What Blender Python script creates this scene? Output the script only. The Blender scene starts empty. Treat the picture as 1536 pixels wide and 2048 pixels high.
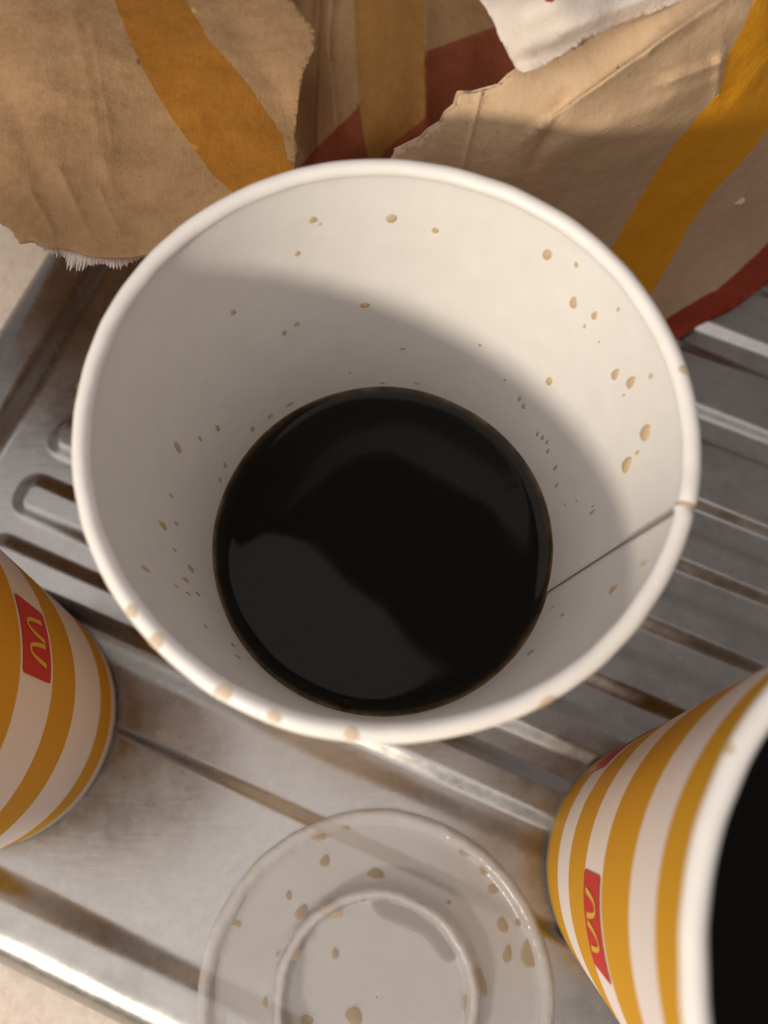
import bpy, bmesh, math, random
import numpy as np
from mathutils import Vector, noise
from mathutils.geometry import delaunay_2d_cdt

random.seed(4)
sc = bpy.context.scene
COL = sc.collection
W, H = 1536.0, 2048.0            # photograph size, used only to turn pixels into view directions

# ------------------------------------------------------------------ camera
CAM = np.array([0.0000344, -0.0512975, 0.2479766])
RGT = np.array([0.99977336, 0.02034057, 0.00628405])
UPV = np.array([-0.02128915, 0.95522635, 0.29510913])
FWD = np.array([0.0, 0.29517603, -0.95544289])
FPX = 1823.795
cd = bpy.data.cameras.new('camera')
cam = bpy.data.objects.new('camera', cd)
COL.objects.link(cam)
from mathutils import Matrix
cam.matrix_world = Matrix(((RGT[0], UPV[0], -FWD[0], CAM[0]), (RGT[1], UPV[1], -FWD[1], CAM[1]),
                           (RGT[2], UPV[2], -FWD[2], CAM[2]), (0, 0, 0, 1)))
cd.sensor_fit = 'VERTICAL'
cd.sensor_height = 5.727
cd.sensor_width = 4.295
cd.lens = 5.727 * FPX / H
cd.clip_start = 0.005
cd.clip_end = 50
cd.dof.use_dof = True
cd.dof.focus_distance = 0.182
cd.dof.aperture_fstop = 2.3
sc.camera = cam

# ------------------------------------------------------------------ light
world = bpy.data.worlds.new('World')
sc.world = world
world.use_nodes = True
bg = world.node_tree.nodes['Background']
bg.inputs[0].default_value = (1.0, 0.895, 0.85, 1)
bg.inputs[1].default_value = 0.26

def lamp(name, az, el, dist, size, power, color, shape='DISK', target=(0, 0, 0.1)):
    d = bpy.data.lights.new(name, 'AREA')
    d.shape = shape
    d.size = size
    d.energy = power
    d.color = color
    o = bpy.data.objects.new(name, d)
    COL.objects.link(o)
    a, e = math.radians(az), math.radians(el)
    v = Vector((math.cos(a) * math.cos(e), math.sin(a) * math.cos(e), math.sin(e)))
    o.location = Vector(target) + v * dist
    o.rotation_euler = v.to_track_quat('Z', 'Y').to_euler()
    return o

lamp('worktop_lamp', 232, 28, 0.85, 0.10, 5.9, (1.0, 0.905, 0.73))
lamp('ceiling_bounce_fill', 212, 66, 1.5, 1.9, 9.8, (1.0, 0.945, 0.905))  # added broad fill overhead, standing in for ceiling bounce; no actual fixture

sc.view_settings.view_transform = 'Standard'
sc.view_settings.look = 'None'
sc.view_settings.gamma = 1
sc.view_settings.exposure = 0.08
sc.render.resolution_x = 768
sc.render.resolution_y = 1024

# ------------------------------------------------------------------ pixel helpers
def ray(px, py):
    d = RGT * (px - W / 2) / FPX - UPV * (py - H / 2) / FPX + FWD
    return d

def bp(px, py, z):
    d = ray(px, py)
    t = (z - CAM[2]) / d[2]
    return CAM + t * d

def cone_hit(px, py, c, r0, r1, h, zmax):
    d = ray(px, py)
    o = CAM - np.array([c[0], c[1], 0])
    k = (r1 - r0) / h
    a = d[0] ** 2 + d[1] ** 2 - (k * d[2]) ** 2
    b = 2 * (o[0] * d[0] + o[1] * d[1] - (r0 + k * o[2]) * k * d[2])
    q = o[0] ** 2 + o[1] ** 2 - (r0 + k * o[2]) ** 2
    s = b * b - 4 * a * q
    if s < 0:
        return []
    s = math.sqrt(s)
    out = []
    for t in sorted([(-b - s) / (2 * a), (-b + s) / (2 * a)]):
        P = o + t * d
        if t > 0 and 0 < P[2] < zmax:
            out.append(P)            # relative to the cup's base
    return out

# ------------------------------------------------------------------ object helpers
def link(name, me, parent=None, mats=(), smooth=True):
    o = bpy.data.objects.new(name, me)
    COL.objects.link(o)
    for m in mats:
        me.materials.append(m)
    if smooth:
        me.shade_smooth()
    if parent:
        o.parent = parent
    return o

def pyd(name, verts, faces, parent=None, mats=(), smooth=True, mi=None):
    me = bpy.data.meshes.new(name)
    me.from_pydata([tuple(v) for v in verts], [], faces)
    if mi is not None:
        me.polygons.foreach_set('material_index', mi)
    me.update()
    return link(name, me, parent, mats, smooth)

def empty(name, loc, label, cat, group=None):
    o = bpy.data.objects.new(name, None)
    COL.objects.link(o)
    o.location = loc
    o.empty_display_size = 0.01
    tag(o, label, cat, group)
    return o

def tag(o, label, cat, group=None):
    o['label'] = label
    o['category'] = cat
    if group:
        o['group'] = group

# ------------------------------------------------------------------ material helpers
def mat(name, color=(.8, .8, .8), rough=.5, metal=0, **kw):
    m = bpy.data.materials.new(name)
    m.use_nodes = True
    b = m.node_tree.nodes['Principled BSDF']
    b.inputs['Base Color'].default_value = (*color, 1)
    b.inputs['Roughness'].default_value = rough
    b.inputs['Metallic'].default_value = metal
    for k, v in kw.items():
        b.inputs[k].default_value = v
    return m, m.node_tree.nodes, m.node_tree.links, b

def N(nodes, t, **kw):
    n = nodes.new(t)
    for k, v in kw.items():
        if k.startswith('i_'):
            n.inputs[k[2:].replace('_', ' ')].default_value = v
        else:
            setattr(n, k, v)
    return n

def tex_noise(nodes, links, scale, detail=4, rough=.55, stretch=(1, 1, 1), rot=(0, 0, 0)):
    tc = N(nodes, 'ShaderNodeTexCoord')
    mp = N(nodes, 'ShaderNodeMapping')
    mp.inputs['Scale'].default_value = stretch
    mp.inputs['Rotation'].default_value = rot
    links.new(tc.outputs['Object'], mp.inputs['Vector'])
    n = N(nodes, 'ShaderNodeTexNoise')
    n.inputs['Scale'].default_value = scale
    n.inputs['Detail'].default_value = detail
    n.inputs['Roughness'].default_value = rough
    links.new(mp.outputs['Vector'], n.inputs['Vector'])
    return n.outputs['Fac']

def ramp(nodes, links, fac, stops, interp='LINEAR'):
    r = N(nodes, 'ShaderNodeValToRGB')
    r.color_ramp.interpolation = interp
    e = r.color_ramp.elements
    while len(e) < len(stops):
        e.new(.5)
    for i, (p, c) in enumerate(stops):
        e[i].position = p
        e[i].color = (*c, 1) if len(c) == 3 else c
    links.new(fac, r.inputs['Fac'])
    return r.outputs['Color']

def mixc(nodes, links, fac, a, b, blend='MIX'):
    m = N(nodes, 'ShaderNodeMix', data_type='RGBA', blend_type=blend)
    for sock, v in ((0, fac), (6, a), (7, b)):
        if isinstance(v, bpy.types.NodeSocket):
            links.new(v, m.inputs[sock])
        elif isinstance(v, (int, float)):
            m.inputs[sock].default_value = v
        else:
            m.inputs[sock].default_value = (*v, 1)
    return m.outputs[2]

def bump(nodes, links, bsdf, h, strength, dist):
    b = N(nodes, 'ShaderNodeBump')
    b.inputs['Strength'].default_value = strength
    b.inputs['Distance'].default_value = dist
    links.new(h, b.inputs['Height'])
    links.new(b.outputs['Normal'], bsdf.inputs['Normal'])

# ------------------------------------------------------------------ materials
def make_steel():
    m, n, l, b = mat('worn_steel', (.6, .57, .54), .3, 1)
    sm = tex_noise(n, l, 48, 6, .65)
    blot = tex_noise(n, l, 150, 5, .7)
    fine = tex_noise(n, l, 420, 3, .6)
    ro = N(n, 'ShaderNodeMath', operation='MULTIPLY_ADD')
    l.new(sm, ro.inputs[0]); ro.inputs[1].default_value = .30; ro.inputs[2].default_value = .04
    r2 = N(n, 'ShaderNodeMath', operation='MULTIPLY_ADD')
    l.new(blot, r2.inputs[0]); r2.inputs[1].default_value = .16; l.new(ro.outputs[0], r2.inputs[2])
    l.new(r2.outputs[0], b.inputs['Roughness'])
    c1 = ramp(n, l, sm, [(.28, (.29, .277, .265)), (.5, (.35, .336, .325)), (.75, (.385, .37, .36))])
    c2 = mixc(n, l, .30, c1, ramp(n, l, blot, [(.35, (.27, .255, .24)), (.62, (.395, .38, .37))]))
    c2 = mixc(n, l, .12, c2, ramp(n, l, fine, [(.35, (.28, .265, .25)), (.65, (.46, .445, .43))]))
    l.new(c2, b.inputs['Base Color'])
    scr = tex_noise(n, l, 700, 2, .6, (.10, 1, 1), (0, 0, math.radians(22.5)))
    bump(n, l, b, scr, .06, .0003)
    return m
STEEL = make_steel()

def make_counter():
    m, n, l, b = mat('countertop', (.62, .53, .47), .5)
    f = tex_noise(n, l, 420, 4, .7)
    l.new(ramp(n, l, f, [(.3, (.52, .44, .39)), (.7, (.68, .59, .53))]), b.inputs['Base Color'])
    return m
COUNTER = make_counter()

def make_kraft(name, base, dark, light, rough=.8, fib=(0, 0, .3)):
    m, n, l, b = mat(name, base, rough)
    big = tex_noise(n, l, 34, 6, .68)
    mot = tex_noise(n, l, 190, 5, .7)
    fibre = tex_noise(n, l, 520, 4, .7, (1, .25, 1), fib)
    speck = tex_noise(n, l, 800, 2, .5)
    c = ramp(n, l, big, [(.30, dark), (.52, base), (.74, light)])
    c = mixc(n, l, .5, c, ramp(n, l, mot, [(.32, dark), (.52, base), (.72, light)]))
    c = mixc(n, l, ramp(n, l, fibre, [(.4, (0, 0, 0)), (.8, (.6, .6, .6))]), c, light)
    c = mixc(n, l, ramp(n, l, speck, [(.235, (.55, .55, .55)), (.27, (0, 0, 0))]), c, tuple(x * .4 for x in dark))
    l.new(c, b.inputs['Base Color'])
    b.inputs['Specular IOR Level'].default_value = .15
    add = N(n, 'ShaderNodeMath', operation='ADD')
    l.new(mot, add.inputs[0]); l.new(fibre, add.inputs[1])
    bump(n, l, b, add.outputs[0], .45, .0006)
    return m
KRAFT = make_kraft('kraft_paper', (.44, .262, .128), (.35, .19, .082), (.52, .335, .18))
KRAFT2 = make_kraft('pale_kraft_paper', (.54, .375, .235), (.46, .305, .18), (.61, .45, .30))
KEDGE = make_kraft('kraft_edge', (.54, .39, .26), (.46, .31, .19), (.62, .48, .34))
ORANGE = make_kraft('orange_print', (.41, .165, .020), (.34, .13, .014), (.46, .205, .04))
YELLOW = make_kraft('yellow_print', (.74, .32, .012), (.68, .28, .008), (.78, .38, .03))
RED = make_kraft('red_print', (.32, .045, .022), (.27, .035, .016), (.35, .065, .034))
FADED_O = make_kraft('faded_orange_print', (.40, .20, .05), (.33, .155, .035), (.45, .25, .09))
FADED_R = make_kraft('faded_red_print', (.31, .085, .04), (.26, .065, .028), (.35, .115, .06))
WHITEP = make_kraft('white_paper', (.66, .57, .51), (.62, .53, .47), (.70, .61, .55))
FIBRE = make_kraft('torn_fibre', (.74, .63, .56), (.64, .53, .45), (.80, .71, .64))

def make_cup_inside():
    m, n, l, b = mat('cup_paper', (.80, .76, .715), .38)
    f = tex_noise(n, l, 160, 4, .6)
    l.new(ramp(n, l, f, [(.3, (.775, .74, .715)), (.7, (.82, .785, .76))]), b.inputs['Base Color'])
    bump(n, l, b, tex_noise(n, l, 700, 3, .6), .12, .0002)
    return m
CUPIN = make_cup_inside()
SEAM, *_ = mat('paper_edge', (.46, .34, .25), .8)

def make_stripes(name, bounds, h):
    """printed rings: bounds = heights (m) at which yellow and white swap, starting with yellow"""
    m, n, l, b = mat(name, (.8, .8, .8), .42)
    tc = N(n, 'ShaderNodeTexCoord')
    sp = N(n, 'ShaderNodeSeparateXYZ')
    l.new(tc.outputs['Object'], sp.inputs[0])
    dv = N(n, 'ShaderNodeMath', operation='DIVIDE')
    l.new(sp.outputs['Z'], dv.inputs[0]); dv.inputs[1].default_value = h
    wear = tex_noise(n, l, 160, 4, .7)
    w2 = N(n, 'ShaderNodeMath', operation='MULTIPLY_ADD')
    l.new(wear, w2.inputs[0]); w2.inputs[1].default_value = .006; w2.inputs[2].default_value = -.003
    ad = N(n, 'ShaderNodeMath', operation='ADD')
    l.new(dv.outputs[0], ad.inputs[0]); l.new(w2.outputs[0], ad.inputs[1])
    ye, wh = (.57, .295, .018), (.72, .66, .65)
    b.inputs['Specular IOR Level'].default_value = .08
    b.inputs['Roughness'].default_value = .6
    stops = [(0, wh)]
    for i, z in enumerate(bounds):
        stops.append((z / h, ye if i % 2 == 0 else wh))
    base = ramp(n, l, dv.outputs[0], stops, 'CONSTANT')
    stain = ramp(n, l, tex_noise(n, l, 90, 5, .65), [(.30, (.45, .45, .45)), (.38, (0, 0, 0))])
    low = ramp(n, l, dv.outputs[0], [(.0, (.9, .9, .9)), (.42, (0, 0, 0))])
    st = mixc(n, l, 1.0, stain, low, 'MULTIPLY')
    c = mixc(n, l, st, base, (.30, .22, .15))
    l.new(c, b.inputs['Base Color'])
    bump(n, l, b, tex_noise(n, l, 600, 3, .6), .1, .0002)
    return m
LOGO_RED, *_ = mat('logo_red', (.50, .030, .022), .45, **{'Specular IOR Level': .06})
LOGO_GOLD, *_ = mat('logo_gold', (.66, .40, .05), .45, **{'Specular IOR Level': .06})

def make_coffee(radius):
    m, n, l, b = mat('black_coffee', (.004, .003, .002), .06)
    b.inputs['Specular IOR Level'].default_value = .24
    b.inputs['IOR'].default_value = 1.33
    tc = N(n, 'ShaderNodeTexCoord')
    sp = N(n, 'ShaderNodeSeparateXYZ')
    l.new(tc.outputs['Object'], sp.inputs[0])
    cb = N(n, 'ShaderNodeCombineXYZ')
    l.new(sp.outputs['X'], cb.inputs['X']); l.new(sp.outputs['Y'], cb.inputs['Y'])
    ln = N(n, 'ShaderNodeVectorMath', operation='LENGTH')
    l.new(cb.outputs[0], ln.inputs[0])
    dv = N(n, 'ShaderNodeMath', operation='DIVIDE')
    l.new(ln.outputs['Value'], dv.inputs[0]); dv.inputs[1].default_value = radius
    nz = tex_noise(n, l, 190, 4, .6)
    jit = N(n, 'ShaderNodeMath', operation='MULTIPLY_ADD')
    l.new(nz, jit.inputs[0]); jit.inputs[1].default_value = .05; jit.inputs[2].default_value = -.025
    ad = N(n, 'ShaderNodeMath', operation='ADD')
    l.new(dv.outputs[0], ad.inputs[0]); l.new(jit.outputs[0], ad.inputs[1])
    c = ramp(n, l, ad.outputs[0], [(.92, (.004, .003, .002)), (.965, (.010, .006, .003)), (.988, (.045, .026, .011)), (1.0, (.15, .09, .042))])
    l.new(c, b.inputs['Base Color'])
    return m
DROP, _n, _l, _b = mat('coffee_drop', (.60, .40, .19), .08)
_b.inputs['IOR'].default_value = 1.33
_lw = N(_n, 'ShaderNodeLayerWeight')
_lw.inputs['Blend'].default_value = .35
_al = N(_n, 'ShaderNodeMapRange')
_al.inputs['To Min'].default_value = .42
_al.inputs['To Max'].default_value = .95
_l.new(_lw.outputs['Facing'], _al.inputs['Value'])
_l.new(_al.outputs[0], _b.inputs['Alpha'])
BUBBLE, _n, _l, _b = mat('bubble_film', (.03, .02, .012), .02)
_b.inputs['IOR'].default_value = 1.2
_b.inputs['Alpha'].default_value = .45
LIDM, _n, _l, _b = mat('translucent_plastic', (.52, .50, .50), .34)
_b.inputs['Alpha'].default_value = .50
_b.inputs['Subsurface Weight'].default_value = 0
LIDEDGE, _n, _l, _b = mat('translucent_plastic_edge', (.60, .575, .58), .42)
_b.inputs['Alpha'].default_value = .50
for _m, _st in ((LIDM, .25), (LIDEDGE, .6)):
    _nt = _m.node_tree
    _pb = _nt.nodes['Principled BSDF']
    bump(_nt.nodes, _nt.links, _pb, tex_noise(_nt.nodes, _nt.links, 230, 4, .6), _st, .0008)
    _pb.inputs['Roughness'].default_value = .2
STAIN, _n, _l, _b = mat('coffee_stain_drop', (.33, .22, .09), .3)
_b.inputs['Alpha'].default_value = .48
WATER, _n, _l, _b = mat('water_film', (.22, .19, .17), .06)
_b.inputs['Alpha'].default_value = .38

# ------------------------------------------------------------------ the drainboard (t along the ribs, s across)
ANG = math.radians(22.3)
UX, UY = math.cos(ANG), -math.sin(ANG)
VX, VY = math.sin(ANG), math.cos(ANG)
RIBS = [(-36.5, -26.5), (-17.2, -7.0), (3.0, 13.2), (23.3, 33.2), (42.8, 52.8), (61.8, 81.0), (90.0, 108.4), (117.2, 136), (145, 163), (172, 190), (199, 217)]
def sstep(a, b, x):
    x = np.clip((x - a) / (b - a), 0, 1)
    return x * x * (3 - 2 * x)
def board_height(T, S):
    z = np.full(T.shape, -1.8)
    for lo, hi in RIBS:
        hw = 2.3
        d = np.minimum(sstep(lo - hw, lo + hw, S), 1 - sstep(hi - hw, hi + hw, S))
        tl = -107.5
        # rounded rib end
        mid, half = (lo + hi) / 2, (hi - lo) / 2
        rc = 4.0
        q = np.maximum(np.abs(S - mid) - (half - rc), 0)
        e = np.maximum((tl + rc) - T, 0)
        dist = np.hypot(q, e) - rc
        d2 = 1 - sstep(-hw, hw, dist)
        z = np.maximum(z, -1.8 + 1.8 * np.where(T < tl + rc + 6, d2, d))
    # flat panel towards the front edge
    fp = 1 - sstep(-46, -40, S)
    z = z * (1 - fp) + fp * np.maximum(z, -1.3)
    z = np.where(S < -46, -1.3, z)
    z += 1.3 * (1 - sstep(-62.2, -58.2, S))
    rim = np.maximum(1 - sstep(-108.6, -101.2, S), 1 - sstep(-125.5, -118.3, T))
    z = z * (1 - rim) + rim * 2.0
    # rolled outer edge
    o = np.clip(np.maximum((-113.0 - S) / 9.6, (-132.0 - T) / 9.6), 0, 1)
    z -= 8.0 * (1 - np.sqrt(np.maximum(0, 1 - o * o)))
    return z
def make_board():
    s = np.concatenate([np.arange(-122.5, -98, .4), np.arange(-98, -40, .7), np.arange(-40, 140, .45), np.arange(140, 232, 1.0)])
    t = np.concatenate([np.arange(-141.5, -98, .5), np.arange(-98, 210, 2.5)])
    T, S = np.meshgrid(t, s)
    Z = board_height(T, S)
    nz = np.array([[noise.noise(Vector((a * .018, b * .018, 3))) for a in t[::4]] for b in s[::8]])
    # gentle unevenness of pressed sheet
    ti = np.clip(np.arange(len(t)) // 4, 0, nz.shape[1] - 1)
    si = np.clip(np.arange(len(s)) // 8, 0, nz.shape[0] - 1)
    fx = np.interp(np.arange(len(t)), np.arange(0, len(t), 4), np.arange(nz.shape[1]))
    fy = np.interp(np.arange(len(s)), np.arange(0, len(s), 8), np.arange(nz.shape[0]))
    x0 = np.clip(fx.astype(int), 0, nz.shape[1] - 2); y0 = np.clip(fy.astype(int), 0, nz.shape[0] - 2)
    ax = (fx - x0)[None, :]; ay = (fy - y0)[:, None]
    nn = (nz[y0][:, x0] * (1 - ax) + nz[y0][:, x0 + 1] * ax) * (1 - ay) + (nz[y0 + 1][:, x0] * (1 - ax) + nz[y0 + 1][:, x0 + 1] * ax) * ay
    Z = Z + .18 * nn - .12
    X = (T * UX + S * VX) / 1000; Y = (T * UY + S * VY) / 1000
    V = np.stack([X, Y, Z / 1000], -1).reshape(-1, 3)
    nt, ns = len(t), len(s)
    idx = np.arange(nt * ns).reshape(ns, nt)
    F = np.stack([idx[:-1, :-1], idx[:-1, 1:], idx[1:, 1:], idx[1:, :-1]], -1).reshape(-1, 4)
    o = pyd('steel_drainboard', V, F.tolist(), None, [STEEL])
    md = o.modifiers.new('thickness', 'SOLIDIFY'); md.thickness = .0008; md.offset = -1
    tag(o, 'ribbed stainless steel sink drainboard under the striped cups', 'drainboard')
make_board()
c = pyd('countertop', [(-.8, -.8, -.0062), (.8, -.8, -.0062), (.8, .8, -.0062), (-.8, .8, -.0062)], [(0, 1, 2, 3)], None, [COUNTER], False)
c['kind'] = 'structure'

# ------------------------------------------------------------------ cups
def lathe(profile, n=224, seam=0.0, off=None, closed=True):
    """profile: list of (r, z, tag). off(tag, theta_from_seam, z) -> extra radius"""
    V, F = [], []
    m = len(profile)
    for i in range(n + 1):
        a = 2 * math.pi * i / n
        for (r, z, tg) in profile:
            rr = r + (off(tg, a, z) if off else 0)
            V.append((rr * math.cos(a + seam), rr * math.sin(a + seam), z))
    for i in range(n):
        for k in range(m - 1):
            F.append((i * m + k, (i + 1) * m + k, (i + 1) * m + k + 1, i * m + k + 1))
    edge = [(n * m + k, k, k + 1, n * m + k + 1) for k in range(m - 1)]
    return V, F, edge

def make_cup(loc, r0, r1, h, roll, seam, outside, label, group, wob=0.0003, rot=0.0):
    root = empty('paper_cup', loc, label, 'cup', group)
    th = .0005
    rw = r1 - roll * 1.05                      # outside radius of the wall where it meets the roll
    wall_r = lambda z: r0 + (rw - r0) * z / h
    def off(tg, a, z):
        lift = .00028 * math.exp(-a / .22)      # inner lap of the side seam
        w = wob * (math.sin(2 * (a + 1.1)) + .6 * math.sin(3 * a + .5) + .25 * math.sin(7 * a)) * (z / h) ** 6
        # a small crease pressed into the inside just under the lip
        cr = 0
        if tg == 'i' and z > h * .9:
            cr = -.00022 * math.exp(-((a - math.radians(99)) / .010) ** 2)
        return w + cr - (lift if tg == 'i' else 0) + (lift * .8 if tg == 'o' and False else 0)
    outer = [(wall_r(0) - .0012, .0, 'b'), (wall_r(0), .0, 'o')] + [(wall_r(h * k / 24), h * k / 24, 'o') for k in range(1, 24)]
    zc = h - roll
    outer.append((wall_r(zc - roll * .9), zc - roll * .9, 'o'))
    V, F, E_ = lathe(outer, 192, seam, off)
    pyd('wall', V, F, root, [outside])
    # inside wall
    inner = [(wall_r(h * k / 24) - th, h * k / 24, 'i') for k in range(1, 24)] + [(wall_r(zc - roll * .3) - th, zc - roll * .3, 'i')]
    V, F, E_ = lathe(inner, 256, seam, off)
    fi = [f[::-1] for f in F]
    pyd('inside_lining', V, fi + E_, root, [CUPIN, SEAM], True, [0] * len(fi) + [1] * len(E_))
    # rolled lip
    rc = r1 - roll
    lip = []
    for k in range(25):
        a = math.radians(-125 + 335 * k / 24)
        lip.append((rc + roll * math.cos(a), zc + roll * math.sin(a), 'l'))
    def offl(tg, a, z):
        w = wob * (math.sin(2 * (a + 1.1)) + .6 * math.sin(3 * a + .5) + .25 * math.sin(7 * a))
        g = -.00025 * math.exp(-(a / .012) ** 2) - .00025 * math.exp(-((2 * math.pi - a) / .012) ** 2)
        w2 = .00012 * noise.noise(Vector((math.cos(a) * 9, math.sin(a) * 9, z * 300)))
        return w + w2 + (g if z > zc - roll * .5 else g * .4)
    V, F, E_ = lathe(lip, 384, seam, offl)
    # the lip dips at the seam
    V2 = []
    for x, y, z in V:
        a = (math.atan2(y, x) - seam + math.pi) % (2 * math.pi) - math.pi
        V2.append((x, y, z - .0003 * math.exp(-(a / .014) ** 2) + .00025 * math.exp(-((a - .06) / .05) ** 2)))
    mi = []
    for f in F:
        i = f[0] // len(lip)
        mi.append(1 if (i == 0) else 0)
    pyd('rim', V2, F, root, [CUPIN, SEAM], True, mi)
    # floor of the cup
    zb = .007
    rb_ = wall_r(zb) - th * .5
    n = 64
    V = [(0, 0, zb)] + [(rb_ * math.cos(2 * math.pi * i / n), rb_ * math.sin(2 * math.pi * i / n), zb) for i in range(n)]
    pyd('base', V, [(0, 1 + i, 1 + (i + 1) % n) for i in range(n)], root, [CUPIN], False)
    return root, wall_r, th

HM, H2 = .12698, .15112
STR_R = make_stripes('printed_stripes_a', [.0012, .0255, .0460, .0685, .0888, .1128, .1300, .1423], H2)
STR_L = make_stripes('printed_stripes_b', [.0055, .0190, .0452, .0641, .0852, .1060, .1160, .1215], .1275)
STR_M = make_stripes('printed_stripes_c', [.0012, .0215, .0385, .0575, .0745, .0945, .1090, .1190], HM)

main, wallM, thM = make_cup((0, 0, 0), .0308, .0452, HM, .00135, math.radians(-16.0), STR_M,
                            'open paper cup with coffee splashes inside its white wall', 'striped paper coffee cups', .00025)
LC = (-.10308, -.03416, 0)
RC = (.07620, -.06916, 0)
HL = .1275
left, wallL, thL = make_cup(LC, .03298, .0444, HL, .0014, math.radians(150), STR_L,
                            'shaded striped paper cup with its logo turned to the rib ends of the drainboard', 'striped paper coffee cups')
right, wallR, thR = make_cup(RC, .03298, .0461, H2, .0014, math.radians(40), STR_R,
                             'brightly lit striped paper cup beside the plastic lid, filled with coffee almost to its rim', 'striped paper coffee cups')

# printed logo: red panel with two arches, laid on the cup wall
def cdt(outline, pts, extra_edges=()):
    """constrained triangulation; outline = list of closed loops"""
    vs, es = [], []
    for loop in outline:
        b = len(vs)
        vs += [Vector((p[0], p[1])) for p in loop]
        es += [(b + i, b + (i + 1) % len(loop)) for i in range(len(loop))]
    b = len(vs)
    vs += [Vector((p[0], p[1])) for p in pts]
    for line in extra_edges:
        b = len(vs)
        vs += [Vector((p[0], p[1])) for p in line]
        es += [(b + i, b + i + 1) for i in range(len(line) - 1)]
    r = delaunay_2d_cdt(vs, es, [], 0, 1e-6)
    return [tuple(v) for v in r[0]], [tuple(f) for f in r[2]]

def inside(poly, x, y):
    c = False
    j = len(poly) - 1
    for i in range(len(poly)):
        xi, yi = poly[i][0], poly[i][1]; xj, yj = poly[j][0], poly[j][1]
        if (yi > y) != (yj > y) and x < (xj - xi) * (y - yi) / (yj - yi) + xi:
            c = not c
        j = i
    return c

def densify(poly, step, jag=0.0, seed=0, closed=True, jagset=None):
    rnd = random.Random(seed)
    out = []
    n = len(poly)
    for i in range(n if closed else n - 1):
        a, b = poly[i], poly[(i + 1) % n]
        L = math.hypot(b[0] - a[0], b[1] - a[1])
        m = max(1, int(L / step))
        for k in range(m):
            t = k / m
            x, y = a[0] + (b[0] - a[0]) * t, a[1] + (b[1] - a[1]) * t
            if jag and (jagset is None or i in jagset):
                x += rnd.gauss(0, jag); y += rnd.gauss(0, jag)
            out.append((x, y))
    if not closed:
        out.append(poly[-1])
    return out

def wrap_patch(name, poly, step, root, wall_r, amid, zmid, lift, material):
    xs = [p[0] for p in poly]; ys = [p[1] for p in poly]
    pts = []
    x = min(xs) + step
    while x < max(xs):
        y = min(ys) + step
        while y < max(ys):
            if inside(poly, x, y):
                pts.append((x, y))
            y += step
        x += step
    vs, fs = cdt([poly], pts)
    fs = [f for f in fs if inside(poly, sum(vs[i][0] for i in f) / 3, sum(vs[i][1] for i in f) / 3)]
    V = []
    for a, b in vs:
        z = zmid + b
        r = wall_r(z) + lift
        th_ = amid + a / wall_r(zmid)
        V.append((r * math.cos(th_), r * math.sin(th_), z))
    o = pyd(name, V, [f if True else f[::-1] for f in fs], root, [material])
    return o

def logo(root, wall_r, a0, a1, z0, z1, lift=.00015):
    amid = math.radians((a0 + a1) / 2)
    zm = (z0 + z1) / 2
    w = abs(math.radians(a1 - a0)) * wall_r(zm)
    hh = z1 - z0
    rr = .0011
    poly = []
    for cx, cy, s in ((w / 2 - rr, hh / 2 - rr, 0), (-w / 2 + rr, hh / 2 - rr, 90), (-w / 2 + rr, -hh / 2 + rr, 180), (w / 2 - rr, -hh / 2 + rr, 270)):
        for k in range(6):
            a = math.radians(s + 18 * k)
            poly.append((cx + rr * math.cos(a), cy + rr * math.sin(a)))
    poly = [p for p in densify(poly, .0007)]
    panel = wrap_patch('logo_panel', poly, .0016, root, wall_r, amid, zm, lift, LOGO_RED)
    panel['label'] = 'red printed panel with two golden arches'
    mw, mh = w * .66, hh * .60
    wo, wi = mw * .25, mw * .145
    for sgn in (-1, 1):
        cx = sgn * wo
        out = []
        for k in range(25):
            x = -wo + 2 * wo * k / 24
            out.append((cx + x * .999, -mh / 2 + mh * (1 - abs(x / wo) ** 2.6)))
        inn = []
        for k in range(25):
            x = wi - 2 * wi * k / 24
            inn.append((cx + x, -mh / 2 + mh * .90 * (1 - abs(x / wi) ** 2.4)))
        arch = wrap_patch('arch', out + inn, .0012, panel, wall_r, amid, zm, lift + .0001, LOGO_GOLD)
logo(right, wallR, 171.8, 195.4, .0694, .0879)
wrap_patch('red_print', densify([(-.018, -.010), (.018, -.010), (.018, .010), (-.018, .010)], .0008), .0016, right, wallR, math.radians(108), .031, .00015, LOGO_RED)
logo(main, wallM, 128, 160, .0585, .0738)
logo(left, wallL, 3.2, 24.8, .0660, .0846)

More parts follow.
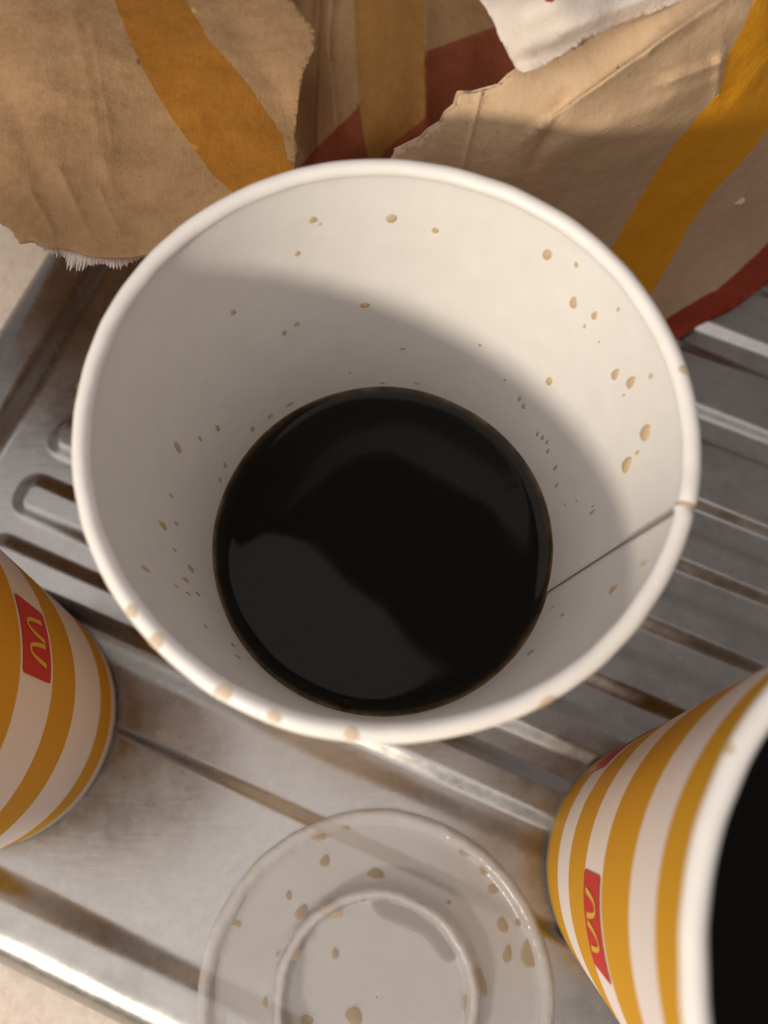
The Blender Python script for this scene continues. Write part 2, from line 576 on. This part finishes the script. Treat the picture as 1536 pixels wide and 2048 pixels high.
# ------------------------------------------------------------------ coffee
def make_coffee_surface(name, loc, wall_r, th, z, label, wav):
    R_ = wall_r(z) - th + .0001
    n, m = 160, 60
    V, F = [(0, 0, 0)], []
    for k in range(1, m + 1):
        r = R_ * (1 - (1 - k / m) ** 1.6)
        for i in range(n):
            a = 2 * math.pi * i / n
            e = (.0011 + .0004 * noise.noise(Vector((math.cos(a) * 2.2, math.sin(a) * 2.2, 7)))) * math.exp(-(R_ - r) / .0013)
            x, y = r * math.cos(a), r * math.sin(a)
            wv = wav * noise.noise(Vector((x * 38, y * 38, 2.3)))
            rr = r + (.0000 if k < m else .0)
            V.append((x, y, e + wv))
    for i in range(n):
        F.append((0, 1 + i, 1 + (i + 1) % n))
    for k in range(m - 1):
        for i in range(n):
            a, b = 1 + k * n + i, 1 + k * n + (i + 1) % n
            F.append((a, a + n, b + n, b))
    # the body of the liquid below the surface
    zl = .0075 - z
    rl = wall_r(.0075) - th
    b0 = len(V)
    for i in range(n):
        a = 2 * math.pi * i / n
        V.append((rl * math.cos(a), rl * math.sin(a), zl))
    for i in range(n):
        a, b = 1 + (m - 1) * n + i, 1 + (m - 1) * n + (i + 1) % n
        F.append((a, b0 + i, b0 + (i + 1) % n, b))
    F.append(tuple(b0 + i for i in range(n))[::-1])
    o = pyd(name, V, F, None, [make_coffee(R_)])
    o.location = (loc[0], loc[1], loc[2] + z)
    tag(o, label, 'coffee', None)
    return o, R_
ZC = .0586
coffee, RCOF = make_coffee_surface('black_coffee', (0, 0, 0), wallM, thM, ZC, 'black coffee half filling the cup with splashed white walls', .0006)
make_coffee_surface('black_coffee', RC, wallR, thR, .1425, 'black coffee near the brim of the brightly lit striped cup beside the lid', .0002)
make_coffee_surface('black_coffee', LC, wallL, thL, .100, 'black coffee inside the shaded striped cup', .0002)

# bubbles at the edge of the coffee
def dome_mesh(name, rings=5, n=14, full=False):
    V, F = [(0, 0, 1)], []
    for k in range(1, rings + 1):
        a = math.pi / 2 * k / rings
        for i in range(n):
            b = 2 * math.pi * i / n
            V.append((math.sin(a) * math.cos(b), math.sin(a) * math.sin(b), math.cos(a)))
    for i in range(n):
        F.append((0, 1 + i, 1 + (i + 1) % n))
    for k in range(rings - 1):
        for i in range(n):
            a, b = 1 + k * n + i, 1 + k * n + (i + 1) % n
            F.append((a, a + n, b + n, b))
    me = bpy.data.meshes.new(name)
    me.from_pydata(V, [], F)
    me.shade_smooth()
    return me
BUB = dome_mesh('bubble'); BUB.materials.append(BUBBLE)
for px, py, r in ((446, 1152, .0010), (692, 1408, .0013), (678, 1402, .0008), (1072, 1222, .0007), (1080, 1195, .0005), (520, 880, .0005)):
    P = bp(px, py, ZC)
    o = bpy.data.objects.new('bubble', BUB)
    COL.objects.link(o)
    o.parent = coffee
    o.location = (P[0], P[1], .0003)
    o.scale = (r, r, r)

# ------------------------------------------------------------------ droplets on the main cup
def drop_variant(k):
    me = dome_mesh('droplet', 6, 20)
    rnd = random.Random(k)
    for v in me.vertices:
        x, y, z = v.co
        a = math.atan2(y, x)
        w = 1 + .07 * math.sin(2 * a + k * 1.7) + .05 * math.sin(3 * a + k)
        v.co = (x * w * (1 - .18 * y), y * w, z)
    me.materials.append(DROP)
    return me
DROPS = [drop_variant(k) for k in range(5)]
wall_drops = [(783,436,11,8),(871,459,8,7),(625,440,8,5),(594,507,6,4),(640,448,3,2),(1096,507,11,12),(1154,528,7,8),(1148,604,9,11),(1190,630,7,9),
 (1170,652,4,5),(1238,618,5,6),(1211,580,3,4),(1199,683,3,4),(1231,748,8,11),(1262,764,8,13),(1099,762,7,8),(1291,865,12,21),(1254,929,12,20),
 (1275,905,4,5),(1302,752,4,6),(1248,790,2,4),(730,610,9,5),(467,624,6,5),(569,665,5,4),(594,648,5,4),(355,894,6,13),(400,877,3,6),(435,856,4,7),
 (325,1050,7,13),(352,1047,3,6),(290,1138,6,11),(381,1138,6,11),(371,1160,5,7),(352,1172,3,5),(395,1188,4,6),(376,1187,3,6),(342,991,3,6),(349,1100,3,5),
 (960,690,4,3),(806,697,5,2),(1039,797,4,5),(1047,812,4,6),(1075,868,3,5),(1085,875,4,5),(1094,884,3,5),(1096,902,3,6),(1111,935,3,7),(1114,970,3,6),
 (1185,1024,3,8),(1153,1002,2,3),(1155,1130,4,7),(1134,1148,4,6),(1227,1178,9,7),(1285,1130,6,5),(410,1253,4,5),(475,1315,8,5),(465,1290,5,6),
 (1062,1305,6,9),(540,832,7,3),(578,808,9,3),(505,858,5,5),(765,766,5,2),(833,766,7,2),(1091,508,3,3),(1078,507,3,3),(1010,760,3,2),(935,573,2,2),
 (1186,1013,2,4),(700,745,3,2),(450,930,3,6),(440,960,2,5),(1130,1010,2,4),(1105,1215,3,3),(1125,1230,3,6)]
r0i = wallM(0) - thM; r1i = wallM(HM) - thM
for i, (px, py, a, b) in enumerate(wall_drops):
    hits = cone_hit(px, py, (0, 0), r0i, r1i, HM, HM)
    if not hits:
        continue
    P = hits[-1]
    if P[2] < ZC + .0005:
        continue
    th_ = math.atan2(P[1], P[0])
    k = (r1i - r0i) / HM
    nrm = Vector((-math.cos(th_), -math.sin(th_), k)).normalized()
    tz = Vector((math.cos(th_) * k, math.sin(th_) * k, 1)).normalized()
    tx = tz.cross(nrm)
    d = np.linalg.norm(P - CAM)
    mm = d / FPX                                   # metres per pixel at this distance
    vd = Vector(P - CAM).normalized()
    # the drop's size along the wall from its size in view
    fz = max(.35, math.sqrt(max(0, 1 - tz.dot(vd) ** 2)))
    fx = max(.35, math.sqrt(max(0, 1 - tx.dot(vd) ** 2)))
    tz2 = Vector((tz.dot(Vector(RGT)), tz.dot(Vector(UPV))))
    vert = abs(tz2.y) / max(1e-6, tz2.length)
    sz = (b * vert + a * (1 - vert)) * mm / fz
    sx = (a * vert + b * (1 - vert)) * mm / fx
    sz, sx = min(sz, .0022), min(sx, .0016)
    o = bpy.data.objects.new('droplet', DROPS[i % 5])
    COL.objects.link(o)
    o.parent = main
    hgt = min(sx, sz) * .42
    M = Matrix((( tx.x * sx, tz.x * sz, nrm.x * hgt, P[0]), (tx.y * sx, tz.y * sz, nrm.y * hgt, P[1]), (tx.z * sx, tz.z * sz, nrm.z * hgt, P[2]), (0, 0, 0, 1)))
    o.matrix_basis = M
RIMDROP, _n, _l, _b = mat('rim_drop', (.66, .47, .24), .2, Alpha=.42)
RD = []
for k in range(3):
    me = drop_variant(20 + k); me.materials.clear(); me.materials.append(RIMDROP); RD.append(me)
def rim_drop(root, c, r1, roll, h, ang, up, sa, sb, i):
    a = math.radians(ang)
    e = math.radians(up)
    rc = r1 - roll
    nrm = Vector((math.cos(a) * math.cos(e), math.sin(a) * math.cos(e), math.sin(e)))
    tx = Vector((-math.sin(a), math.cos(a), 0))
    ty = nrm.cross(tx)
    P = Vector((rc * math.cos(a), rc * math.sin(a), h - roll)) + nrm * (roll - .00006)
    hg = min(sa, sb) * .2
    o = bpy.data.objects.new('droplet', RD[i % 3])
    COL.objects.link(o)
    o.parent = root
    sa, sb = sa * .85, sb * .85
    o.matrix_basis = Matrix(((tx.x * sa, ty.x * sb, nrm.x * hg, P.x), (tx.y * sa, ty.y * sb, nrm.y * hg, P.y), (tx.z * sa, ty.z * sb, nrm.z * hg, P.z), (0, 0, 0, 1)))
for i, (px, py, up, sa, sb) in enumerate([(263,1222,80,.0011,.0011),(314,1280,80,.0013,.0012),(452,1375,80,.0015,.0013),(556,1413,75,.0012,.0010),
        (705,1447,75,.0013,.0011),(1355,742,70,.0011,.0011),(232,590,-5,.0014,.0012),(150,765,-10,.0010,.0010),(1348,690,0,.0013,.0012),(570,340,0,.0010,.0010),(1100,1410,30,.0018,.0010)]):
    P = bp(px, py, HM)
    rim_drop(main, (0, 0), .0452, .00135, HM, math.degrees(math.atan2(P[1], P[0])), up, sa, sb, i)
for i, (ang, up) in enumerate(((197, 70), (188, 10), (150, 30), (128, 5))):
    rim_drop(right, RC, .0461, .0014, H2, ang, up, .0009, .0008, i)
rim_drop(left, LC, .0444, .0014, HL, 20, 10, .0012, .0011, 1)

# ------------------------------------------------------------------ plastic lid
LX, LY, LZ = .0008, -.0985, .0003
def make_lid():
    root = empty('plastic_lid', (LX, LY, LZ), 'translucent plastic cup lid with coffee drops lying upside down on the drainboard edge', 'lid')
    P = [(.0434, .0008), (.0432, .0020), (.0424, .0026), (.0412, .0026), (.0403, .0020), (.0396, .0010), (.0390, .0006), (.0340, .0004), (.0290, .0006), (.0262, .0009),
         (.0252, .0020), (.0247, .0045), (.0241, .0055), (.0228, .0057), (.0222, .0046), (.0216, .0016), (.0208, .0009), (.0120, .0007), (.0040, .0008), (.0003, .0008)]
    # smooth the profile
    for _ in range(1):
        Q = [P[0]]
        for a, b in zip(P[:-1], P[1:]):
            Q += [(a[0] * .75 + b[0] * .25, a[1] * .75 + b[1] * .25), (a[0] * .25 + b[0] * .75, a[1] * .25 + b[1] * .75)]
        Q.append(P[-1]); P = Q
    def off(tg, a, z):
        if z > .0012:
            return .00045 * noise.noise(Vector((math.cos(a) * 3.5, math.sin(a) * 3.5, 4))) + .0003 * noise.noise(Vector((math.cos(a) * 14, math.sin(a) * 14, z * 300)))
        return .00018 * math.sin(5 * a) * (1 if z > .001 else .3) + .00012 * noise.noise(Vector((math.cos(a) * 6, math.sin(a) * 6, z * 200)))
    pr = [(r, z, 'o') for r, z in P]
    V, F, E_ = lathe(pr, 160, 0, off)
    V = [(x, y, z + .0004 * noise.noise(Vector((x * 60, y * 60, 1)))) for x, y, z in V]
    m = len(pr)
    edge = [k for k in range(m - 1) if pr[k][0] > .0396]
    ring = [k for k in range(m - 1) if .0212 < pr[k][0] < .0256]
    def sub(keep, name, matl):
        fs = [f for f in F if (f[0] % m) in keep]
        used = sorted({i for f in fs for i in f})
        mp = {u: i for i, u in enumerate(used)}
        return pyd(name, [V[u] for u in used], [tuple(mp[i] for i in f) for f in fs], root, [matl])
    sub(set(range(m - 1)) - set(edge) - set(ring), 'lid_plate', LIDM)
    sub(set(edge), 'rim', LIDEDGE)
    sub(set(ring), 'raised_ring', LIDEDGE)
    st = []
    for k in range(3):
        me = drop_variant(40 + k); me.materials.clear(); me.materials.append(STAIN); st.append(me)
    for i, (px, py, a, b) in enumerate([(635,1672,15,8),(650,1722,8,11),(578,1790,5,9),(752,1747,16,8),(690,1655,8,5),(930,1705,11,7),(970,1740,11,9),(990,1775,12,11),
            (1005,1850,9,14),(1015,1908,8,14),(1060,1905,15,26),(592,1905,9,13),(662,1822,22,11),(604,1826,11,14),(708,2030,14,15),(612,2040,14,9),(670,1907,6,9),
            (962,1965,8,24),(932,2010,8,14),(470,1845,4,6),(478,1848,4,6),(725,1800,5,4),(772,1800,4,4),(897,1806,5,5),(556,1908,4,4),(1037,1845,6,8),(533,2003,6,10)]):
        P = bp(px, py, LZ + .0012)
        x, y = P[0] - LX, P[1] - LY
        r = math.hypot(x, y)
        zz = np.interp(r, [p[0] for p in pr][::-1], [p[1] for p in pr][::-1])
        P = bp(px, py, LZ + zz)
        x, y = P[0] - LX, P[1] - LY
        o = bpy.data.objects.new('coffee_droplet', st[i % 3])
        COL.objects.link(o)
        o.parent = root
        mm = .26 / FPX
        o.location = (x, y, zz + .0001)
        o.rotation_euler = (0, 0, random.uniform(-.3, .3))
        o.scale = (a * mm, b * mm, min(a, b) * mm * .14)
    # thin film of water along the inside of the ring
    poly = [(738,1800),(770,1790),(810,1793),(850,1810),(885,1842),(908,1880),(915,1915),(900,1928),(880,1918),(862,1890),(845,1872),(815,1858),(780,1845),(750,1830)]
    pts = [bp(x, y, LZ + .0014) for x, y in poly]
    pl = [(p[0] - LX, p[1] - LY) for p in pts]
    out = []
    for _ in range(2):
        q = []
        for i in range(len(pl)):
            a, b = pl[i], pl[(i + 1) % len(pl)]
            q += [(a[0] * .75 + b[0] * .25, a[1] * .75 + b[1] * .25), (a[0] * .25 + b[0] * .75, a[1] * .25 + b[1] * .75)]
        pl = q
    n = len(pl)
    cx = sum(p[0] for p in pl) / n; cy = sum(p[1] for p in pl) / n
    vs, fs = cdt([pl], [])
    fs = [f for f in fs if inside(pl, sum(vs[i][0] for i in f) / 3, sum(vs[i][1] for i in f) / 3)]
    pyd('water_film', [(x, y, .0015) for x, y in vs], fs, root, [WATER])
    root.location.z = .0010
    tl = math.radians(1.9)          # it leans on the raised edge of the board
    root.rotation_euler = Matrix.Rotation(tl, 3, Vector((-UX, -UY, 0))).to_euler()
make_lid()

# ------------------------------------------------------------------ torn paper bags
def tps(ctrl):
    P = np.array([(a / 500, b / 500) for a, b, z in ctrl]); z = np.array([c[2] for c in ctrl], float)
    n = len(P)
    def U(r2): return np.where(r2 > 0, r2 * np.log(np.maximum(r2, 1e-12)), 0)
    K = U(((P[:, None] - P[None]) ** 2).sum(-1)) + np.eye(n) * .02
    A = np.zeros((n + 3, n + 3)); A[:n, :n] = K; A[:n, n] = 1; A[:n, n + 1:] = P; A[n, :n] = 1; A[n + 1:, :n] = P.T
    w = np.linalg.solve(A, np.concatenate([z, [0, 0, 0]]))
    def f(x, y):
        q = np.array([x / 500, y / 500])
        return float(U(((P - q) ** 2).sum(1)) @ w[:n] + w[n] + w[n + 1:] @ q)
    return f

def crease(x, y, segs):
    """folds: (x0,y0,x1,y1,width,amp) in the sheet's own layout"""
    s = 0
    for x0, y0, x1, y1, w, amp in segs:
        dx, dy = x1 - x0, y1 - y0
        L2 = dx * dx + dy * dy
        t = ((x - x0) * dx + (y - y0) * dy) / L2
        d = ((x - x0) * -dy + (y - y0) * dx) / math.sqrt(L2)
        e = 1 if 0 <= t <= 1 else math.exp(-((min(abs(t), abs(t - 1)) * math.sqrt(L2)) / (2.5 * abs(w) + 12)) ** 2)
        if w < 0:                               # a sharp fold, steep on one side
            s += amp * e * (math.exp(d / w) if d > 0 else math.exp(d / 3.0))
        else:
            s += amp * e * math.exp(-(d / w) ** 2)
    return s

def sheet(name, parent, outline, zf, base, prints, step=11, wr=1.0, folds=(), seed=0, lift=0.0, thick=.00018):
    xs = [p[0] for p in outline]; ys = [p[1] for p in outline]
    rnd = random.Random(seed)
    pts = []
    y = min(ys)
    while y < max(ys):
        x = min(xs)
        while x < max(xs):
            px, py = x + rnd.uniform(-.3, .3) * step, y + rnd.uniform(-.3, .3) * step
            if inside(outline, px, py):
                pts.append((px, py))
            x += step
        y += step
    for x0, y0, x1, y1, w, amp in folds:
        L = math.hypot(x1 - x0, y1 - y0)
        nx, ny = -(y1 - y0) / L, (x1 - x0) / L
        m = int(L / 6)
        for k in range(m + 1):
            for of in (-6, -2.5, 0, 2.5, 6):
                q = (x0 + (x1 - x0) * k / m + nx * of, y0 + (y1 - y0) * k / m + ny * of)
                if inside(outline, *q):
                    pts.append(q)
    lines = []
    for poly, mi in prints:
        lines.append(densify(poly, 14, .5, 3) + [poly[0]])
    vs, fs = cdt([outline], pts, lines)
    F, MI = [], []
    for f in fs:
        cx = sum(vs[i][0] for i in f) / len(f); cy = sum(vs[i][1] for i in f) / len(f)
        if not inside(outline, cx, cy):
            continue
        m = 0
        for poly, mi in prints:
            if inside(poly, cx, cy):
                m = mi
        F.append(f); MI.append(m)
    V = []
    for x, y in vs:
        z = zf(x, y) / 1000
        P = bp(x, y, max(z, .0006))
        q = Vector(P) * 1000
        n1 = noise.fractal(q * .022 + Vector((seed, 0, 0)), 1.0, 2.0, 4) * 1.6
        n2 = -abs(noise.noise(q * .05 + Vector((0, seed, 5)))) * 1.8 + .5
        z2 = z + (n1 + n2) * wr / 1000 + crease(x, y, folds) / 1000 + lift
        V.append(bp(x, y, max(z2, .0006)))
    # face the camera side
    me = bpy.data.meshes.new(name)
    V = [np.array(v) - np.array(parent.location) for v in V]
    me.from_pydata([tuple(v) for v in V], [], F)
    me.polygons.foreach_set('material_index', MI)
    me.update()
    o = link(name, me, parent, base)
    md = o.modifiers.new('thickness', 'SOLIDIFY'); md.thickness = thick; md.offset = 0
    return o

def fringe(name, parent, inner, zf, length, seed, step=2.2, drop=0.0, material=None, under=.0003):
    """white fibres standing out of a torn edge: inner = polyline along the tear, outward = right-hand side"""
    rnd = random.Random(seed)
    line = densify([(p[0], p[1]) for p in inner], step, 0, 0, False)
    lens = np.interp(np.linspace(0, 1, len(line)), np.linspace(0, 1, len(inner)), [p[2] for p in inner])
    V, F = [], []
    tuft = 0
    for i, (x, y) in enumerate(line):
        a = line[max(0, i - 2)]; b = line[min(len(line) - 1, i + 2)]
        dx, dy = b[0] - a[0], b[1] - a[1]
        L = math.hypot(dx, dy) or 1
        nx, ny = dy / L, -dx / L
        tuft = .55 * tuft + rnd.gauss(0, .35)
        ln = max(.5, lens[i] * (.62 + .16 * tuft + (rnd.random() * .30 if i % 3 == 0 else 0)))
        ix, iy = x - nx * 6, y - ny * 6
        ox, oy = x + nx * ln + rnd.uniform(-1, 1), y + ny * ln
        z = zf(x, y) / 1000 - under
        V.append(bp(ix, iy, z)); V.append(bp(x + nx * ln * .5, y + ny * ln * .5, z - .0002)); V.append(bp(ox, oy, z - .0005 - drop * rnd.random()))
    for i in range(len(line) - 1):
        for k in (0, 1):
            F.append((i * 3 + k, i * 3 + k + 1, i * 3 + k + 4, i * 3 + k + 3))
    V = [np.array(v) - np.array(parent.location) for v in V]
    return pyd(name, V, F, parent, [material or FIBRE])

# --- left bag: a torn flap, and the bag's inner wall behind it
bagA = empty('torn_paper_bag', (-.05, .12, 0), 'torn brown paper bag with an orange stripe, its flap hanging behind the cup', 'paper bag', 'torn paper bags')
zA = tps([(0, 450, 97), (40, 480, 97), (250, 520, 95), (420, 440, 92), (590, 330, 86), (300, 250, 82), (632, 60, 72), (0, 0, 70), (300, 0, 66), (560, 0, 66),
          (0, 250, 85), (-330, 400, 75), (-380, 0, 40), (-300, -330, 2), (150, -380, 2), (560, -340, 4)])
outA = [(-350, -360), (520, -360), (560, -180), (575, -60), (582, 0), (606, 30), (631, 62), (627, 100), (617, 125), (607, 145), (601, 175), (597, 205), (592, 245), (590, 270),
        (594, 300), (590, 335), (560, 392), (430, 465), (293, 511), (247, 516), (207, 516), (176, 511), (146, 502), (118, 497), (100, 500), (90, 493), (66, 483), (39, 488), (22, 458), (10, 450), (0, 446), (-60, 430), (-200, 440), (-350, 420)]
outA2 = densify(outA, 7, .9, 5, True, set(range(4, 32)))
stripeA = [(180, -360), (200, -120), (228, 0), (250, 60), (287, 140), (320, 200), (350, 245), (390, 300), (425, 350), (465, 385), (540, 470), (640, 400),
           (590, 335), (575, 318), (565, 270), (540, 235), (500, 175), (460, 125), (420, 85), (395, 40), (372, 0), (345, -120), (330, -360)]
foldsA = [(150, 40, 235, 440, 14, .35), (185, 60, 225, 300, 8, .2), (300, 380, 420, 120, 40, .6), (480, 60, 590, 250, 30, -.7), (20, 200, 120, 460, 24, -.5), (120, 340, 180, 470, 8, .4), (60, 380, 110, 470, 7, .35), (200, 380, 240, 470, 6, .4)]
sheet('front_flap', bagA, outA2, zA, [KRAFT, ORANGE], [(stripeA, 1)], 11, .9, foldsA, 11)
fringe('torn_edge', bagA, [(300, 503, 6), (270, 510, 14), (247, 512, 24), (229, 513, 38), (207, 512, 24), (183, 508, 30), (161, 503, 54), (139, 498, 48), (118, 494, 26), (103, 496, 16), (90, 490, 9), (66, 481, 5), (39, 486, 5), (22, 458, 4), (5, 448, 4)], zA, 1, 3, 2.0, .0008, None, .0016)

zB = tps([(700, 430, 4), (900, 430, 2), (600, 430, 6), (700, 330, 44), (850, 300, 40), (620, 330, 40), (690, 260, 53), (650, 60, 46), (720, 0, 46), (900, 0, 38), (1060, 120, 34), (900, 150, 46), (720, 150, 56), (540, 200, 30), (700, -300, 40), (1100, -300, 30)])
outB = [(470, -320), (1180, -320), (1180, 100), (1120, 250), (1000, 430), (560, 430), (520, 200)]
outB2 = densify(outB, 16)
redB = [(560, 372), (600, 330), (660, 270), (720, 212), (785, 150), (848, 105), (985, 55), (1120, 0), (1180, 60), (1060, 140), (870, 255), (800, 310), (740, 430), (560, 430)]
orB = [(690, -320), (845, -320), (850, -80), (848, 105), (852, 235), (800, 275), (768, 300), (745, 345), (735, 310), (722, 240), (718, 200), (712, 100), (708, 0)]
foldsB = [(668, -100, 655, 90, 10, 4.0), (655, 90, 672, 250, 10, 4.0), (640, -60, 628, 300, 14, -5.0), (720, -80, 725, 230, 12, -1.2), (850, -40, 852, 240, 14, 1.4), (860, 110, 990, 60, 16, 1.0)]
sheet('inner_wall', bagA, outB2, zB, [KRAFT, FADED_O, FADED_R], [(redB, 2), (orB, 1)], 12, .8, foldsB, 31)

# --- right bag
bagC = empty('torn_paper_bag', (.08, .13, 0), 'torn brown paper bag with a yellow stripe and red foot standing on the steel ribs', 'paper bag', 'torn paper bags')
zC = tps([(790, 302, 106), (880, 245, 115), (1000, 250, 114), (1150, 275, 112), (1300, 290, 104), (920, 185, 118), (1048, 145, 122), (1200, 100, 124), (1440, 110, 121), (1536, 0, 126), (1536, 130, 108), (1536, 255, 84),
          (1120, 400, 92), (1228, 490, 62), (1000, 350, 104), (1430, 500, 28), (1536, 420, 38), (1345, 655, 1), (1398, 650, 1), (1468, 615, 1), (1536, 565, 1), (1700, 420, 6), (1700, 0, 85), (1300, -200, 116), (1650, -230, 80)])
outC = [(770, 330), (790, 302), (823, 287), (843, 277), (860, 260), (883, 245), (893, 225), (913, 210), (918, 185), (943, 187), (968, 180), (998, 172), (1018, 152), (1035, 140), (1048, 130), (1080, 60), (1150, -40), (1240, -220),
        (1700, -220), (1720, 380), (1620, 520), (1536, 566), (1468, 616), (1398, 651), (1353, 679), (1300, 700), (1240, 620), (1100, 470), (940, 400), (800, 370)]
outC2 = densify(outC, 7, 1.4, 8, True, set(range(0, 14)))
yelC = [(1540, -220), (1520, -60), (1508, 0), (1488, 50), (1453, 115), (1438, 185), (1393, 235), (1343, 295), (1308, 350), (1268, 415), (1228, 490), (1180, 560), (1260, 660),
        (1303, 585), (1343, 520), (1373, 460), (1413, 400), (1458, 350), (1508, 295), (1536, 255), (1600, 170), (1690, 40), (1690, -220)]
redC = [(1220, 700), (1328, 640), (1393, 600), (1433, 580), (1478, 540), (1536, 487), (1720, 340), (1720, 720)]
foldsC = [(1115, 228, 1240, 140, -26, 2.0), (1240, 140, 1340, 68, -22, 1.6), (1340, 68, 1500, -40, 12, 1.4), (1060, 330, 1115, 228, 14, -1.0), (928, 330, 962, 185, 3.2, .5), (1345, 160, 1440, 125, 9, 1.3), (1440, 120, 1432, 190, 9, 1.2),
          (1150, 285, 1420, 165, 24, 1.2), (1300, 100, 1316, 82, 5, .8), (1370, 395, 1520, 300, 12, .8), (1480, 190, 1536, 120, 12, .9), (1100, 500, 1400, 330, 34, -1.0), (1300, 560, 1536, 380, 20, .7)]
sheet('front_panel', bagC, outC2, zC, [KRAFT2, YELLOW, RED], [(yelC, 1), (redC, 2)], 11, .9, foldsC, 52)
fringe('torn_edge', bagC, [(1048, 132, 2), (1018, 153, 3), (998, 173, 4), (968, 181, 3), (943, 188, 4), (918, 187, 7), (911, 211, 6), (893, 226, 6), (883, 246, 4), (858, 261, 4), (843, 277, 4), (820, 288, 3), (790, 303, 3)], zC, 1, 7, 2.4, 0, KEDGE)
# a scrap of paper stuck to the bag near the yellow stripe
P = bp(1478, 402, zC(1478, 402) / 1000 + .001)
o = pyd('paper_crumb', [(-.0012, -.001, 0), (.0004, -.0013, .0006), (.0016, .0002, .0002), (.0007, .0012, .0009), (-.0009, .0008, .0004), (.0001, 0, .0014)],
        [(0, 1, 5), (1, 2, 5), (2, 3, 5), (3, 4, 5), (4, 0, 5), (4, 3, 2, 1, 0)], None, [FIBRE], False)
o.location = P
tag(o, 'tiny white crumb of paper stuck beside the yellow stripe of the torn bag', 'crumb')

# --- white paper lying over the right bag
bagD = empty('white_paper_bag', (.05, .14, 0), 'crumpled white paper with a red print lying over the torn brown bag', 'paper bag')
zD = tps([(960, 0, 127), (988, 45, 127), (1033, 138, 124), (1088, 130, 124), (1128, 105, 126), (1250, 45, 128), (1400, -10, 129), (1100, 0, 136), (1000, -200, 90), (1300, -200, 124), (1150, -330, 60), (1450, -200, 112)])
outD = [(900, -330), (925, -150), (945, -50), (960, 0), (975, 22), (988, 45), (1000, 75), (1013, 100), (1033, 138), (1045, 145), (1060, 143), (1088, 132), (1128, 108), (1170, 80), (1250, 45), (1330, 15), (1420, -20), (1520, -100), (1540, -330)]
outD2 = densify(outD, 7, .8, 9, True, set(range(3, 17)))
redD = [(1075, -60), (1125, -70), (1116, -8), (1105, 6), (1092, 4), (1085, -12)]
foldsD = [(1120, 75, 1330, -25, 22, 2.2), (1060, 115, 1200, 45, 18, -1.0), (1040, 20, 1060, 130, 26, .8)]
sheet('paper_sheet', bagD, outD2, zD, [WHITEP, RED], [(redD, 1)], 10, .7, foldsD, 77)
